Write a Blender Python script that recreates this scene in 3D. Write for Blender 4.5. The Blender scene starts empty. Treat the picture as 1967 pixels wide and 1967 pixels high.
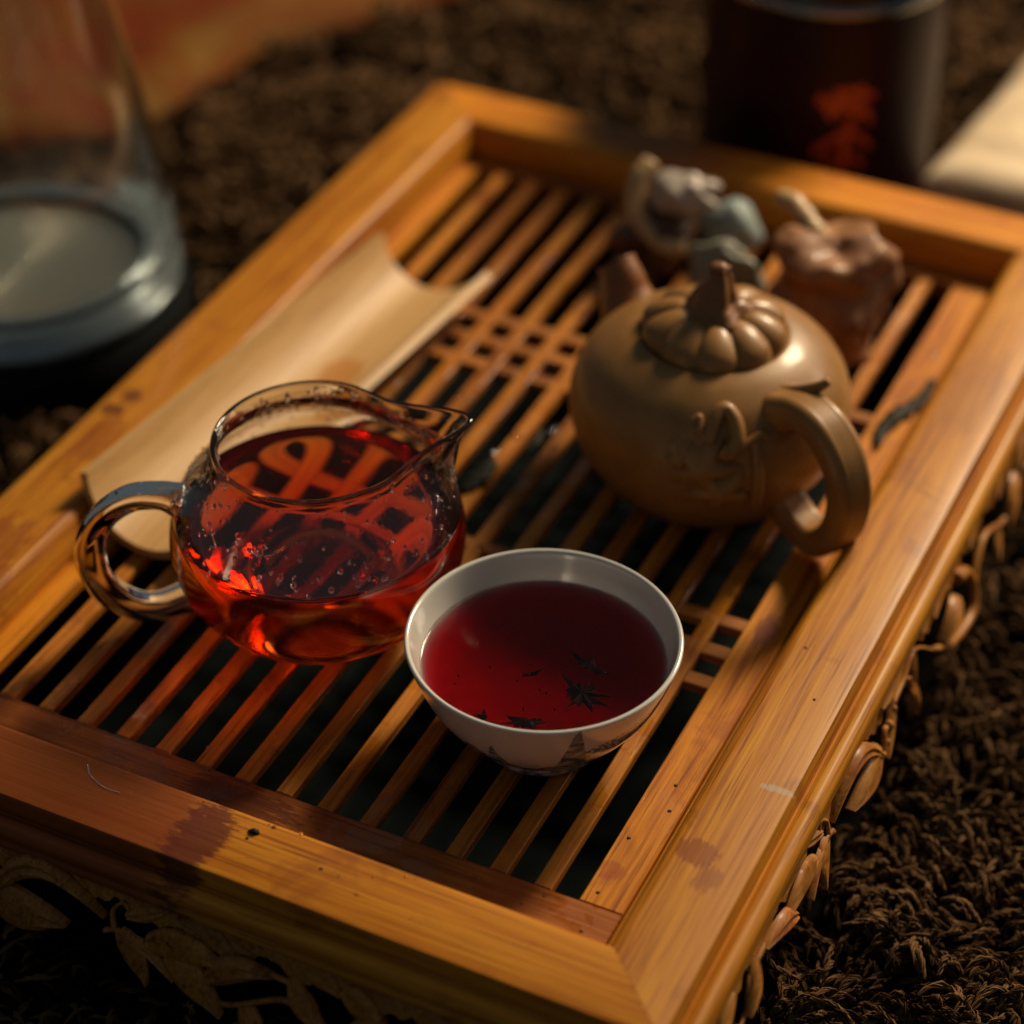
import bpy, math, random
import numpy as np
from mathutils import Vector, Matrix, noise as mnoise
random.seed(4); rng = np.random.default_rng(4)
S = 0.01                      # everything below is measured in centimetres
R = math.radians
sc = bpy.context.scene
col = sc.collection

# ------------------------------------------------------------------ camera, light
cd = bpy.data.cameras.new("camera"); cam = bpy.data.objects.new("camera", cd); col.objects.link(cam)
cam.location = (0, 0, 0.42786)
cam.rotation_euler = (R(90 - 38.409), 0, R(25.694))
cd.sensor_width = 36; cd.lens = 4515 / 1967 * 36
cd.clip_start = 0.02; cd.clip_end = 50
cd.dof.use_dof = True; cd.dof.focus_distance = 0.592; cd.dof.aperture_fstop = 5.6
sc.camera = cam

world = bpy.data.worlds.new("World"); sc.world = world; world.use_nodes = True
wb = world.node_tree.nodes["Background"]
wb.inputs[0].default_value = (0.68, 0.82, 0.88, 1); wb.inputs[1].default_value = 0.088

def area_light(name, loc, target, size, sizey, power, color):
    l = bpy.data.lights.new(name, 'AREA'); l.shape = 'RECTANGLE'; l.size = size; l.size_y = sizey
    l.energy = power; l.color = color
    o = bpy.data.objects.new(name, l); col.objects.link(o); o.location = loc
    o.rotation_euler = (Vector(target) - Vector(loc)).to_track_quat('-Z', 'Y').to_euler()
    return o
TG = (-0.235, 0.50, 0)
area_light("window_light", (-0.235 + 0.33, 0.50 + 1.22, 0.98), TG, 0.32, 0.38, 36.0, (1.0, 0.79, 0.52))
area_light("window_light_side", (-0.235 + 1.00, 0.50 + 1.30, 0.72), TG, 0.40, 0.36, 4.2, (1.0, 0.80, 0.62))

sc.view_settings.view_transform = 'Standard'; sc.view_settings.look = 'None'
sc.view_settings.gamma = 1; sc.view_settings.exposure = 0.0; sc.view_settings.use_curve_mapping = False
sc.render.engine = 'CYCLES'
cy = sc.cycles
cy.max_bounces = 20; cy.transmission_bounces = 18; cy.glossy_bounces = 8; cy.diffuse_bounces = 4
cy.transparent_max_bounces = 12
cy.caustics_reflective = False; cy.caustics_refractive = True; cy.blur_glossy = 0.3
cy.sample_clamp_indirect = 14.0
cy.use_denoising = True
try: cy.denoiser = 'OPENIMAGEDENOISE'
except Exception: pass

# ------------------------------------------------------------------ helpers
def props(o, label=None, cat=None, group=None, kind=None):
    if label: o["label"] = label
    if cat: o["category"] = cat
    if group: o["group"] = group
    if kind: o["kind"] = kind
    return o

def thing(name, org, label, cat, group=None):
    o = bpy.data.objects.new(name, None); col.objects.link(o)
    o.location = Vector(org) * S; o.empty_display_size = 0.01
    o["_o"] = list(org)
    return props(o, label, cat, group)

def root_org(p):
    while p.parent: p = p.parent
    return np.array(p.location) / S

def mesh(name, V, F, mat, parent=None, smooth=True, org=None, angle=None):
    """V in world centimetres; the object's origin is its root's (or org)."""
    V = np.asarray(V, dtype=float)
    if parent is not None: o0 = root_org(parent)
    else: o0 = np.array(org if org is not None else (0, 0, 0), dtype=float)
    me = bpy.data.meshes.new(name)
    me.from_pydata(((V - o0) * S).tolist(), [], [list(f) for f in F])
    me.materials.append(mat)
    if smooth:
        me.polygons.foreach_set("use_smooth", [True] * len(me.polygons))
        if angle: 
            try: me.set_sharp_from_angle(angle=R(angle))
            except Exception: pass
    me.update()
    o = bpy.data.objects.new(name, me); col.objects.link(o)
    if parent is not None: o.parent = parent
    else: o.location = Vector(o0.tolist()) * S
    return o

def merge(parts):
    V, F, n = [], [], 0
    for v, f in parts:
        V += [tuple(p) for p in v]; F += [[i + n for i in q] for q in f]; n += len(v)
    return V, F

def box(x0, x1, y0, y1, z0, z1, b=0.03):
    """box with chamfered upper edges"""
    V = [(x0, y0, z0), (x1, y0, z0), (x1, y1, z0), (x0, y1, z0),
         (x0, y0, z1 - b), (x1, y0, z1 - b), (x1, y1, z1 - b), (x0, y1, z1 - b),
         (x0 + b, y0 + b, z1), (x1 - b, y0 + b, z1), (x1 - b, y1 - b, z1), (x0 + b, y1 - b, z1)]
    F = [(3, 2, 1, 0)]
    for k in (0, 4):
        for i in range(4):
            j = (i + 1) % 4; F.append((k + i, k + j, k + 4 + j, k + 4 + i))
    F.append((8, 9, 10, 11))
    return V, F

def lathe(prof, c, n=96, fn=None, closed=False):
    """prof: list of (r, z). r == 0 closes at the pole. fn(r,z,a)->(r,z)"""
    V, F, rings = [], [], []
    for r, z in prof:
        if r < 1e-6:
            rr, zz = (0, z) if fn is None else (0, fn(0, z, 0)[1])
            rings.append([len(V)]); V.append((c[0], c[1], c[2] + zz))
        else:
            ring = []
            for i in range(n):
                a = 2 * math.pi * i / n
                rr, zz = (r, z) if fn is None else fn(r, z, a)
                ring.append(len(V)); V.append((c[0] + rr * math.cos(a), c[1] + rr * math.sin(a), c[2] + zz))
            rings.append(ring)
    seq = list(zip(rings[:-1], rings[1:]))
    if closed: seq.append((rings[-1], rings[0]))
    for A, B in seq:
        if len(A) == 1 and len(B) == 1: continue
        for i in range(n):
            j = (i + 1) % n
            if len(A) == 1: F.append((A[0], B[j], B[i]))
            elif len(B) == 1: F.append((A[i], A[j], B[0]))
            else: F.append((A[i], A[j], B[j], B[i]))
    return V, F

def catmull(P, n):
    P = [np.array(p, dtype=float) for p in P]
    Q = [2 * P[0] - P[1]] + P + [2 * P[-1] - P[-2]]
    out = []
    for i in range(len(P) - 1):
        a, b, c2, d = Q[i:i + 4]
        for k in range(n):
            t = k / n
            out.append(0.5 * ((2 * b) + (c2 - a) * t + (2 * a - 5 * b + 4 * c2 - d) * t * t + (3 * b - 3 * c2 + d - a) * t ** 3))
    out.append(P[-1]); return out

def sweep(path, section, up=(0, 0, 1), scale=None, cap=True, side=None):
    """section: list of (s, n) offsets along side / normal vectors. path: points"""
    P = [np.array(p, dtype=float) for p in path]; n = len(section); V = []; F = []
    for i, p in enumerate(P):
        t = P[min(i + 1, len(P) - 1)] - P[max(i - 1, 0)]; t /= np.linalg.norm(t) + 1e-9
        if side is not None: sd = np.array(side, dtype=float)
        else:
            sd = np.cross(t, up)
            if np.linalg.norm(sd) < 1e-4: sd = np.cross(t, (0.3, 1, 0))
        sd = sd - t * (sd @ t); sd /= np.linalg.norm(sd); nm = np.cross(sd, t)
        k = 1 if scale is None else scale[i]
        for s, m in section:
            ks, km = k if isinstance(k, tuple) else (k, k)
            V.append(tuple(p + sd * s * ks + nm * m * km))
    for i in range(len(P) - 1):
        for j in range(n):
            j2 = (j + 1) % n
            F.append((i * n + j, i * n + j2, (i + 1) * n + j2, (i + 1) * n + j))
    if cap:
        F.append(tuple(range(n - 1, -1, -1))); F.append(tuple((len(P) - 1) * n + j for j in range(n)))
    return V, F

def circ(r, n=12, ry=None):
    ry = r if ry is None else ry
    return [(r * math.cos(2 * math.pi * i / n), ry * math.sin(2 * math.pi * i / n)) for i in range(n)]

def sphere(c, r, nu=10, nv=6, squash=(1, 1, 1), lump=0, seed=0, freq=1.0, half=False):
    V, F = [], []
    v0 = 0 if not half else nv // 2
    for v in range(nv + 1):
        ph = math.pi * v / nv
        for u in range(nu):
            a = 2 * math.pi * u / nu
            d = np.array([math.sin(ph) * math.cos(a), math.sin(ph) * math.sin(a), math.cos(ph)])
            k = 1 + (lump * mnoise.noise(Vector((d * freq + seed * 7.3).tolist())) if lump else 0)
            V.append(tuple(np.array(c) + d * r * k * np.array(squash)))
    for v in range(nv):
        for u in range(nu):
            u2 = (u + 1) % nu
            F.append((v * nu + u, (v + 1) * nu + u, (v + 1) * nu + u2, v * nu + u2))
    return V, F

# ------------------------------------------------------------------ materials
class N:
    def __init__(s, name):
        s.m = bpy.data.materials.new(name); s.m.use_nodes = True; s.t = s.m.node_tree
        s.b = s.t.nodes["Principled BSDF"]; s.out = s.t.nodes["Material Output"]
        s._tc = None
    def n(s, typ, **kw):
        x = s.t.nodes.new(typ)
        for k, v in kw.items():
            if k.startswith('i_'):
                k = k[2:]; x.inputs[int(k) if k.isdigit() else k.replace('_', ' ')].default_value = v
            else: setattr(x, k, v)
        return x
    def l(s, a, b): s.t.links.new(a, b)
    def tc(s):
        if s._tc is None: s._tc = s.n('ShaderNodeTexCoord')
        return s._tc
    def noise(s, scale, detail=4, rough=.55, vec=None, stretch=None, dist=0.0, off=None):
        x = s.n('ShaderNodeTexNoise'); x.inputs['Scale'].default_value = scale
        x.inputs['Detail'].default_value = detail; x.inputs['Roughness'].default_value = rough
        x.inputs['Distortion'].default_value = dist
        mp = s.n('ShaderNodeMapping'); mp.inputs['Scale'].default_value = stretch or (1, 1, 1)
        if off is not None: s.l(off, mp.inputs['Location'])
        s.l(vec or s.tc().outputs['Object'], mp.inputs[0]); s.l(mp.outputs[0], x.inputs[0])
        return x.outputs[0]
    def ramp(s, fac, stops):
        r = s.n('ShaderNodeValToRGB'); s.l(fac, r.inputs[0]); e = r.color_ramp.elements
        while len(e) < len(stops): e.new(0.5)
        for i, (p, c) in enumerate(stops):
            e[i].position = p; e[i].color = (*c, 1) if len(c) == 3 else c
        return r.outputs[0]
    def mix(s, fac, a, b, mode='MIX'):
        x = s.n('ShaderNodeMix', data_type='RGBA', blend_type=mode)
        for sock, v in ((x.inputs[0], fac), (x.inputs[6], a), (x.inputs[7], b)):
            if isinstance(v, bpy.types.NodeSocket): s.l(v, sock)
            elif isinstance(v, (int, float)): sock.default_value = v
            else: sock.default_value = (*v, 1)
        return x.outputs[2]
    def math(s, op, a, b=0.0, c=None, clamp=False):
        x = s.n('ShaderNodeMath', operation=op, use_clamp=clamp)
        for i, v in enumerate((a, b, c)):
            if v is None: continue
            if isinstance(v, bpy.types.NodeSocket): s.l(v, x.inputs[i])
            else: x.inputs[i].default_value = v
        return x.outputs[0]
    def mr(s, v, a, b, c=0.0, d=1.0):
        x = s.n('ShaderNodeMapRange'); s.l(v, x.inputs[0])
        for i, q in enumerate((a, b, c, d)): x.inputs[i + 1].default_value = q
        return x.outputs[0]
    def bump(s, h, strength=.3, dist=.001):
        x = s.n('ShaderNodeBump'); x.inputs['Strength'].default_value = strength; x.inputs['Distance'].default_value = dist
        s.l(h, x.inputs['Height']); s.l(x.outputs[0], s.b.inputs['Normal']); return x
    def set(s, **kw):
        for k, v in kw.items():
            k = k.replace('_', ' ')
            if isinstance(v, bpy.types.NodeSocket): s.l(v, s.b.inputs[k])
            elif isinstance(v, tuple) and len(v) == 3: s.b.inputs[k].default_value = (*v, 1)
            else: s.b.inputs[k].default_value = v
        return s

TO = np.array((-23.85, 50.45, -4.0))     # tray origin

def bamboo(name, axis, dark=(.22, .048, .004), mid=(.48, .155, .006), light=(.62, .25, .012), stains_shade=(), rough=.5, red=0.0, wet=0.0):
    m = N(name)
    fine = (900, 22, 900) if axis == 'Y' else (22, 900, 900)
    med = (190, 5, 190) if axis == 'Y' else (5, 190, 190)
    oi = m.n('ShaderNodeObjectInfo')
    cx = m.n('ShaderNodeCombineXYZ')
    for i in range(3): m.l(m.math('MULTIPLY', oi.outputs['Random'], 13.7 * (i + 1)), cx.inputs[i])
    f = m.noise(1, 3, .6, stretch=fine, off=cx.outputs[0])
    g = m.noise(1, 4, .6, stretch=med, off=cx.outputs[0], dist=.3)
    big = m.noise(22, 3, .5, off=cx.outputs[0])
    fac = m.math('ADD', m.math('MULTIPLY', f, .50), m.math('ADD', m.math('MULTIPLY', g, .40), m.math('MULTIPLY', big, .16)))
    c = m.ramp(fac, [(.38, dark), (.49, mid), (.63, light)])
    # vascular dashes
    d = m.noise(1, 2, .5, stretch=tuple(v * 1.6 for v in fine), off=cx.outputs[0])
    c = m.mix(m.mr(d, .58, .70, 0, .6), c, (.12, .03, .006))
    # blotchy tea stains
    st = m.noise(38, 6, .6, off=cx.outputs[0], dist=.6)
    c = m.mix(m.mr(st, .58, .66, 0, .40 + red), c, (.22, .045, .012))
    sep = m.n('ShaderNodeSeparateXYZ'); m.l(m.tc().outputs['Object'], sep.inputs[0])
    for st_ in stains_shade:
        sx, sy, rx, ry, colr, amt = st_[:6]; na = st_[6] if len(st_) > 6 else 1.0
        ux = m.math('DIVIDE', m.math('SUBTRACT', sep.outputs[0], (sx - TO[0]) * S), rx * S)
        uy = m.math('DIVIDE', m.math('SUBTRACT', sep.outputs[1], (sy - TO[1]) * S), ry * S)
        dd = m.math('ADD', m.math('MULTIPLY', ux, ux), m.math('MULTIPLY', uy, uy))
        wob = m.noise(1, 5, .65, stretch=(150, 1100, 500) if axis == 'X' else (1100, 150, 500))
        wb2 = m.noise(190, 5, .6, dist=.5)
        dd = m.math('ADD', dd, m.math('ADD', m.math('MULTIPLY', m.math('SUBTRACT', wob, .5), 4.2 * na), m.math('MULTIPLY', m.math('SUBTRACT', wb2, .5), 2.4 * na)))
        c = m.mix(m.mr(dd, 1.15, .75, 0, amt), c, colr)
    v = m.mr(oi.outputs['Random'], 0, 1, .82, 1.12)
    hs = m.n('ShaderNodeHueSaturation'); m.l(c, hs.inputs['Color']); m.l(v, hs.inputs['Value'])
    m.set(Base_Color=hs.outputs[0], Coat_Weight=.13, Coat_Roughness=.24, Specular_IOR_Level=.2)
    rg = m.mr(g, .3, .7, rough - .06, rough + .12)
    if wet:
        wn = m.noise(75, 4, .6, off=cx.outputs[0], dist=.4); wm = m.mr(wn, .58 - .08 * wet, .62 - .06 * wet, 0, 1)
        rg = m.math('ADD', m.math('MULTIPLY', rg, m.math('SUBTRACT', 1.0, wm)), m.math('MULTIPLY', wm, .13))
        m.l(m.math('ADD', .2, m.math('MULTIPLY', wm, .35)), m.b.inputs['Specular IOR Level'])
    m.l(rg, m.b.inputs['Roughness'])
    m.bump(m.math('ADD', f, m.math('MULTIPLY', g, .8)), .22, .0006)
    return m.m

RED = (.20, .035, .010)
M = {}
M['rail_x'] = bamboo('bamboo_rail_x', 'X', stains_shade=[(-31.0, 32.6, 7.3, 4.5, (.22, .042, .007), .88, .12), (-24.1, 32.4, .70, 1.5, (.10, .014, .010), .8, .8),
                                                   (-26.5, 68.5, 3.0, 1.4, (.20, .035, .010), .6), (-28.98, 68.7, .35, .35, (.12, .02, .01), .8)])  # broad far-rail patch: the tin's cast shadow painted into the colour
M['rail_y'] = bamboo('bamboo_rail_y', 'Y', mid=(.50, .175, .010), light=(.64, .275, .022),
                     stains_shade=[(-13.05, 37.3, .55, .42, (.26, .06, .010), .75), (-12.5, 36.6, .35, .5, (.26, .06, .010), .6), (-12.6, 58.5, .9, 2.0, (.30, .10, .02), .4),
                             (-12.03, 40.12, .42, .12, (.45, .38, .27), .7), (-35.62, 47.4, .35, .35, (.12, .03, .01), .8), (-35.8, 46.5, .45, .3, (.12, .03, .01), .8),
                             (-35.3, 45.0, .5, 1.2, (.28, .06, .01), .6), (-35.2, 39.5, .9, 1.6, (.26, .05, .01), .6)])
M['slat'] = bamboo('bamboo_slat', 'Y', dark=(.12, .026, .005), mid=(.36, .118, .012), light=(.50, .195, .022), rough=.48, red=.1, wet=.8)
M['strip_y'] = bamboo('bamboo_strip_y', 'Y', stains_shade=[(-14.8, 46.9, .30, .7, (.18, .04, .018), .85), (-15.1, 36.9, .3, .35, (.26, .05, .015), .6)])  # dark red-brown patch partway along the right border strip
M['strip_x'] = bamboo('bamboo_strip_x', 'X', dark=(.11, .022, .005), mid=(.27, .07, .010), light=(.38, .12, .016),
                      stains_shade=[(-24.6, 35.0, 1.6, .6, (.07, .014, .006), .7)], wet=.7)
M['cross'] = bamboo('bamboo_crossbar', 'X', dark=(.13, .035, .008), mid=(.33, .11, .018), light=(.46, .18, .03), rough=.48)
M['apron'] = bamboo('bamboo_carving', 'Y', dark=(.13, .035, .008), mid=(.32, .12, .02), light=(.44, .19, .035), rough=.42)

def simple(name, c, rough=.5, **kw):
    m = N(name); m.set(Base_Color=c, Roughness=rough, **kw); return m.m

# smoky dark basin
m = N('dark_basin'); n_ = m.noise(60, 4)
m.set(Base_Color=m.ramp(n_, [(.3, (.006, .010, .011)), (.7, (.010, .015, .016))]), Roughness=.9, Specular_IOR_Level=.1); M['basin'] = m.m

# scoop
m = N('scoop_bamboo')
f = m.noise(1, 3, .6, stretch=(700, 14, 700)); g = m.noise(1, 4, .5, stretch=(120, 8, 120))
c = m.ramp(m.math('ADD', m.math('MULTIPLY', f, .4), m.math('MULTIPLY', g, .6)), [(.35, (.40, .22, .075)), (.5, (.52, .31, .12)), (.65, (.60, .38, .17))])
sep = m.n('ShaderNodeSeparateXYZ'); m.l(m.tc().outputs['Object'], sep.inputs[0])
ux = m.math('DIVIDE', m.math('SUBTRACT', sep.outputs[0], .0062), .0062); uy = m.math('DIVIDE', m.math('SUBTRACT', sep.outputs[1], .0170), .0120)
dd = m.math('ADD', m.math('MULTIPLY', ux, ux), m.math('MULTIPLY', uy, uy))
dd = m.math('ADD', dd, m.math('MULTIPLY', m.math('SUBTRACT', m.noise(260, 3), .5), 1.6))
c = m.mix(m.mr(dd, 1.2, .8, 0, .75), c, (.42, .16, .018))
m.set(Base_Color=c, Roughness=.52, Coat_Weight=.10, Coat_Roughness=.4, Specular_IOR_Level=.4); m.bump(f, .2, .0005); M['scoop'] = m.m

# clay
def clay(name, c1, c2, rough=.42, bumpd=.0004):
    m = N(name)
    a = m.noise(90, 6, .6); b = m.noise(2400, 2, .5)
    m.set(Base_Color=m.ramp(a, [(.3, c1), (.7, c2)]), Roughness=rough, Coat_Weight=.16, Coat_Roughness=.13, Specular_IOR_Level=.35)
    m.bump(b, .16, bumpd); return m.m
M['clay'] = clay('tan_clay', (.24, .11, .026), (.34, .168, .045), .42)
M['clay_dark'] = clay('brown_clay', (.19, .075, .022), (.25, .10, .03), .42)
M['terra'] = clay('terracotta', (.15, .045, .015), (.36, .17, .07), .6, .0015)
M['cream'] = clay('cream_clay', (.42, .26, .11), (.55, .38, .2), .5)
M['stone'] = clay('grey_blue_stone', (.22, .28, .28), (.33, .40, .38), .55)
M['stone2'] = clay('grey_green_stone', (.15, .16, .13), (.28, .27, .20), .5)
M['quartz'] = clay('pale_stone', (.28, .25, .21), (.5, .42, .36), .35)
M['pet_brown'] = clay('dark_brown_clay', (.07, .03, .015), (.13, .06, .028), .5)

# glass and tea
def glass(name, c=(1, 1, 1), ior=1.47, rough=0.0):
    m = N(name); m.set(Base_Color=c, Roughness=rough, IOR=ior, Transmission_Weight=1.0); return m.m
M['glass'] = glass('clear_glass', (1, .985, .96))
m = N('misted_glass'); m.set(Base_Color=(1, .985, .96), IOR=1.47, Transmission_Weight=1.0)
sep = m.n('ShaderNodeSeparateXYZ'); m.l(m.tc().outputs['Object'], sep.inputs[0])
hi = m.math('MULTIPLY', m.mr(sep.outputs[2], .036, .043), m.mr(sep.outputs[2], .064, .055))
pat = m.mr(m.noise(70, 4, .6), .42, .62)
m.l(m.math('MULTIPLY', m.math('MULTIPLY', hi, pat), .05), m.b.inputs['Roughness'])
vor = m.n('ShaderNodeTexVoronoi'); vor.inputs['Scale'].default_value = 520; m.l(m.tc().outputs['Object'], vor.inputs['Vector'])
bp = m.n('ShaderNodeBump'); bp.inputs['Distance'].default_value = .0006; m.l(m.math('MULTIPLY', m.math('MULTIPLY', hi, pat), .10), bp.inputs['Strength'])
m.l(m.mr(vor.outputs['Distance'], 0, .45, 1, 0), bp.inputs['Height']); m.l(bp.outputs[0], m.b.inputs['Normal']); M['mist'] = m.m
M['amber_glass'] = glass('amber_tinted_glass', (1, .91, .74))
M['water'] = glass('water', (1, 1, 1), 1.33)
M['kettle_glass'] = glass('kettle_glass', (.93, .97, .97), 1.47, .02)
def liquid(name, colr, dens):
    m = N(name); m.set(Base_Color=(1, 1, 1), Roughness=0.0, IOR=1.333, Transmission_Weight=1.0)
    v = m.n('ShaderNodeVolumeAbsorption'); v.inputs['Color'].default_value = (*colr, 1); v.inputs['Density'].default_value = dens
    m.l(v.outputs[0], m.out.inputs['Volume']); return m.m
M['tea_jug'] = liquid('red_tea', (.975, .62, .30), 130)
M['tea_cup'] = liquid('dark_red_tea', (.90, .06, .16), 290)

# porcelain with blue mountains painted round the lower wall
m = N('painted_porcelain')
g = m.n('ShaderNodeSeparateXYZ'); m.l(m.tc().outputs['Object'], g.inputs[0])
ang = m.math('ARCTAN2', g.outputs[1], g.outputs[0])
cx = m.n('ShaderNodeCombineXYZ'); m.l(ang, cx.inputs[0])
ridge = m.noise(2.6, 5, .62, vec=cx.outputs[0])
ridge2 = m.noise(5.5, 3, .6, vec=cx.outputs[0], stretch=(1, 1, 1))
A0 = R(25.694) - math.pi / 2
def peak(deg, w, hh):
    d_ = m.math('DIVIDE', m.math('SUBTRACT', ang, A0 + R(deg)), R(w)); d_ = m.math('ABSOLUTE', d_)
    return m.math('MULTIPLY', m.math('MAXIMUM', m.math('SUBTRACT', 1.0, d_), 0.0), hh)
hgt = m.math('ADD', m.math('MULTIPLY', m.math('SUBTRACT', ridge, .5), .022), .0120)
for pk in ((14, 8, .0165), (12, 20, .004), (31, 7, .009), (-24, 6, .011), (-36, 14, .007), (62, 20, .012), (-80, 16, .012), (120, 22, .014), (170, 15, .01)):
    hgt = m.math('ADD', hgt, peak(*pk))
tw = m.noise(1, 4, .6, stretch=(700, 700, 1500), dist=.5)
band = m.math('MULTIPLY', m.math('LESS_THAN', m.math('ABSOLUTE', m.math('SUBTRACT', g.outputs[2], m.math('ADD', .0185, m.math('MULTIPLY', m.math('SUBTRACT', ang, A0 + R(20)), .010)))), .0042), m.math('GREATER_THAN', tw, .47))
band = m.math('MULTIPLY', band, m.math('MULTIPLY', m.math('GREATER_THAN', ang, A0 + R(16)), m.math('LESS_THAN', ang, A0 + R(85))))
wash = m.noise(1, 4, .6, stretch=(320, 320, 700))
inside = m.math('LESS_THAN', g.outputs[2], hgt)
far = m.math('LESS_THAN', g.outputs[2], m.math('ADD', m.math('MULTIPLY', m.math('SUBTRACT', ridge2, .5), .02), .016))
c = m.mix(m.math('MULTIPLY', far, m.mr(wash, .4, .6, .0, .28)), (.66, .63, .58), (.16, .22, .28))
c = m.mix(m.math('MULTIPLY', inside, m.mr(wash, .35, .6, .35, .95)), c, (.025, .05, .09))
c = m.mix(m.math('MULTIPLY', band, .85), c, (.04, .06, .08))
m.set(Base_Color=c, Roughness=.16, Coat_Weight=.5, Coat_Roughness=.06); M['porcelain'] = m.m
m = N('white_glaze')          # under the tea the glaze is index-matched: no surface gloss there
sep = m.n('ShaderNodeSeparateXYZ'); m.l(m.tc().outputs['Object'], sep.inputs[0])
dry = m.mr(sep.outputs[2], .0249, .0252)
m.set(Base_Color=(.66, .64, .59), Roughness=.14, Coat_Roughness=.05)
m.l(m.math('MULTIPLY', dry, .5), m.b.inputs['Coat Weight']); m.l(m.math('MULTIPLY', dry, .5), m.b.inputs['Specular IOR Level'])
M['porcelain_in'] = m.m

m = N('wet_leaf'); m.set(Base_Color=m.ramp(m.noise(300, 4), [(.3, (.004, .006, .005)), (.7, (.018, .018, .011))]), Roughness=.6, Specular_IOR_Level=.15); M['leaf'] = m.m
m = N('rug_yarn')
oi = m.n('ShaderNodeAttribute'); oi.attribute_name = 'tone'
c = m.ramp(oi.outputs['Fac'], [(0, (.030, .015, .007)), (.5, (.11, .058, .026)), (1, (.25, .140, .066))])
c = m.mix(m.math('MULTIPLY', m.noise(1800, 3), .5), c, (.02, .012, .007))
m.set(Base_Color=c, Roughness=.95, Specular_IOR_Level=.05); M['yarn'] = m.m
m = N('rug_backing'); m.set(Base_Color=m.ramp(m.noise(150, 5), [(.3, (.004, .004, .003)), (.7, (.010, .008, .006))]), Roughness=1.0, Specular_IOR_Level=0.0); M['rug'] = m.m
m = N('patterned_cloth')
n1 = m.noise(17, 3, .5, dist=1.2); n2 = m.noise(9, 2, .5); w = m.noise(1, 2, .5, stretch=(900, 900, 900))
c = m.ramp(n1, [(.36, (.15, .022, .007)), (.46, (.16, .040, .008)), (.54, (.15, .060, .011)), (.64, (.19, .10, .024))])
c = m.mix(m.mr(n2, .45, .6, 0, .6), c, (.12, .028, .009)); c = m.mix(m.math('MULTIPLY', w, .3), c, (.06, .025, .01))
m.set(Base_Color=c, Roughness=.8, Specular_IOR_Level=.05); M['cloth'] = m.m
m = N('beige_cloth')
n1 = m.noise(28, 5, .6, dist=.8)
m.set(Base_Color=m.ramp(n1, [(.3, (.34, .25, .15)), (.55, (.66, .52, .34)), (.75, (.74, .60, .42))]), Roughness=.7); M['beige'] = m.m
m = N('tin_print'); m.set(Base_Color=m.ramp(m.noise(30, 3), [(.3, (.012, .003, .005)), (.7, (.034, .005, .010))]), Roughness=.45, Specular_IOR_Level=.2); M['tin'] = m.m
M['red_ink'] = simple('red_orange_print', (.55, .07, .015), .4)
M['steel'] = simple('brushed_steel', (.30, .30, .29), .24, Metallic=1.0)
m = N('kettle_steel'); m.set(Base_Color=(.62, .56, .43), Roughness=.36, Metallic=.75, Anisotropic=.85); tg = m.n('ShaderNodeTangent', direction_type='RADIAL', axis='Z'); m.l(tg.outputs[0], m.b.inputs['Tangent']); M['plate'] = m.m
M['blue_steel'] = simple('blue_grey_steel', (.42, .48, .50), .16, Metallic=.5)
M['black'] = simple('black_plastic', (.006, .007, .008), .5, Specular_IOR_Level=.12)
M['label_black'] = simple('black_lacquer', (.006, .008, .009), .25)

# ------------------------------------------------------------------ setting: the rug
def rug_backing():
    V = [(-140, -20, -4.9), (60, -20, -4.9), (60, 200, -4.9), (-140, 200, -4.9)]
    o = mesh('floor', V, [(0, 1, 2, 3)], M['rug'], smooth=False); props(o, kind='structure')
rug_backing()

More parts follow.
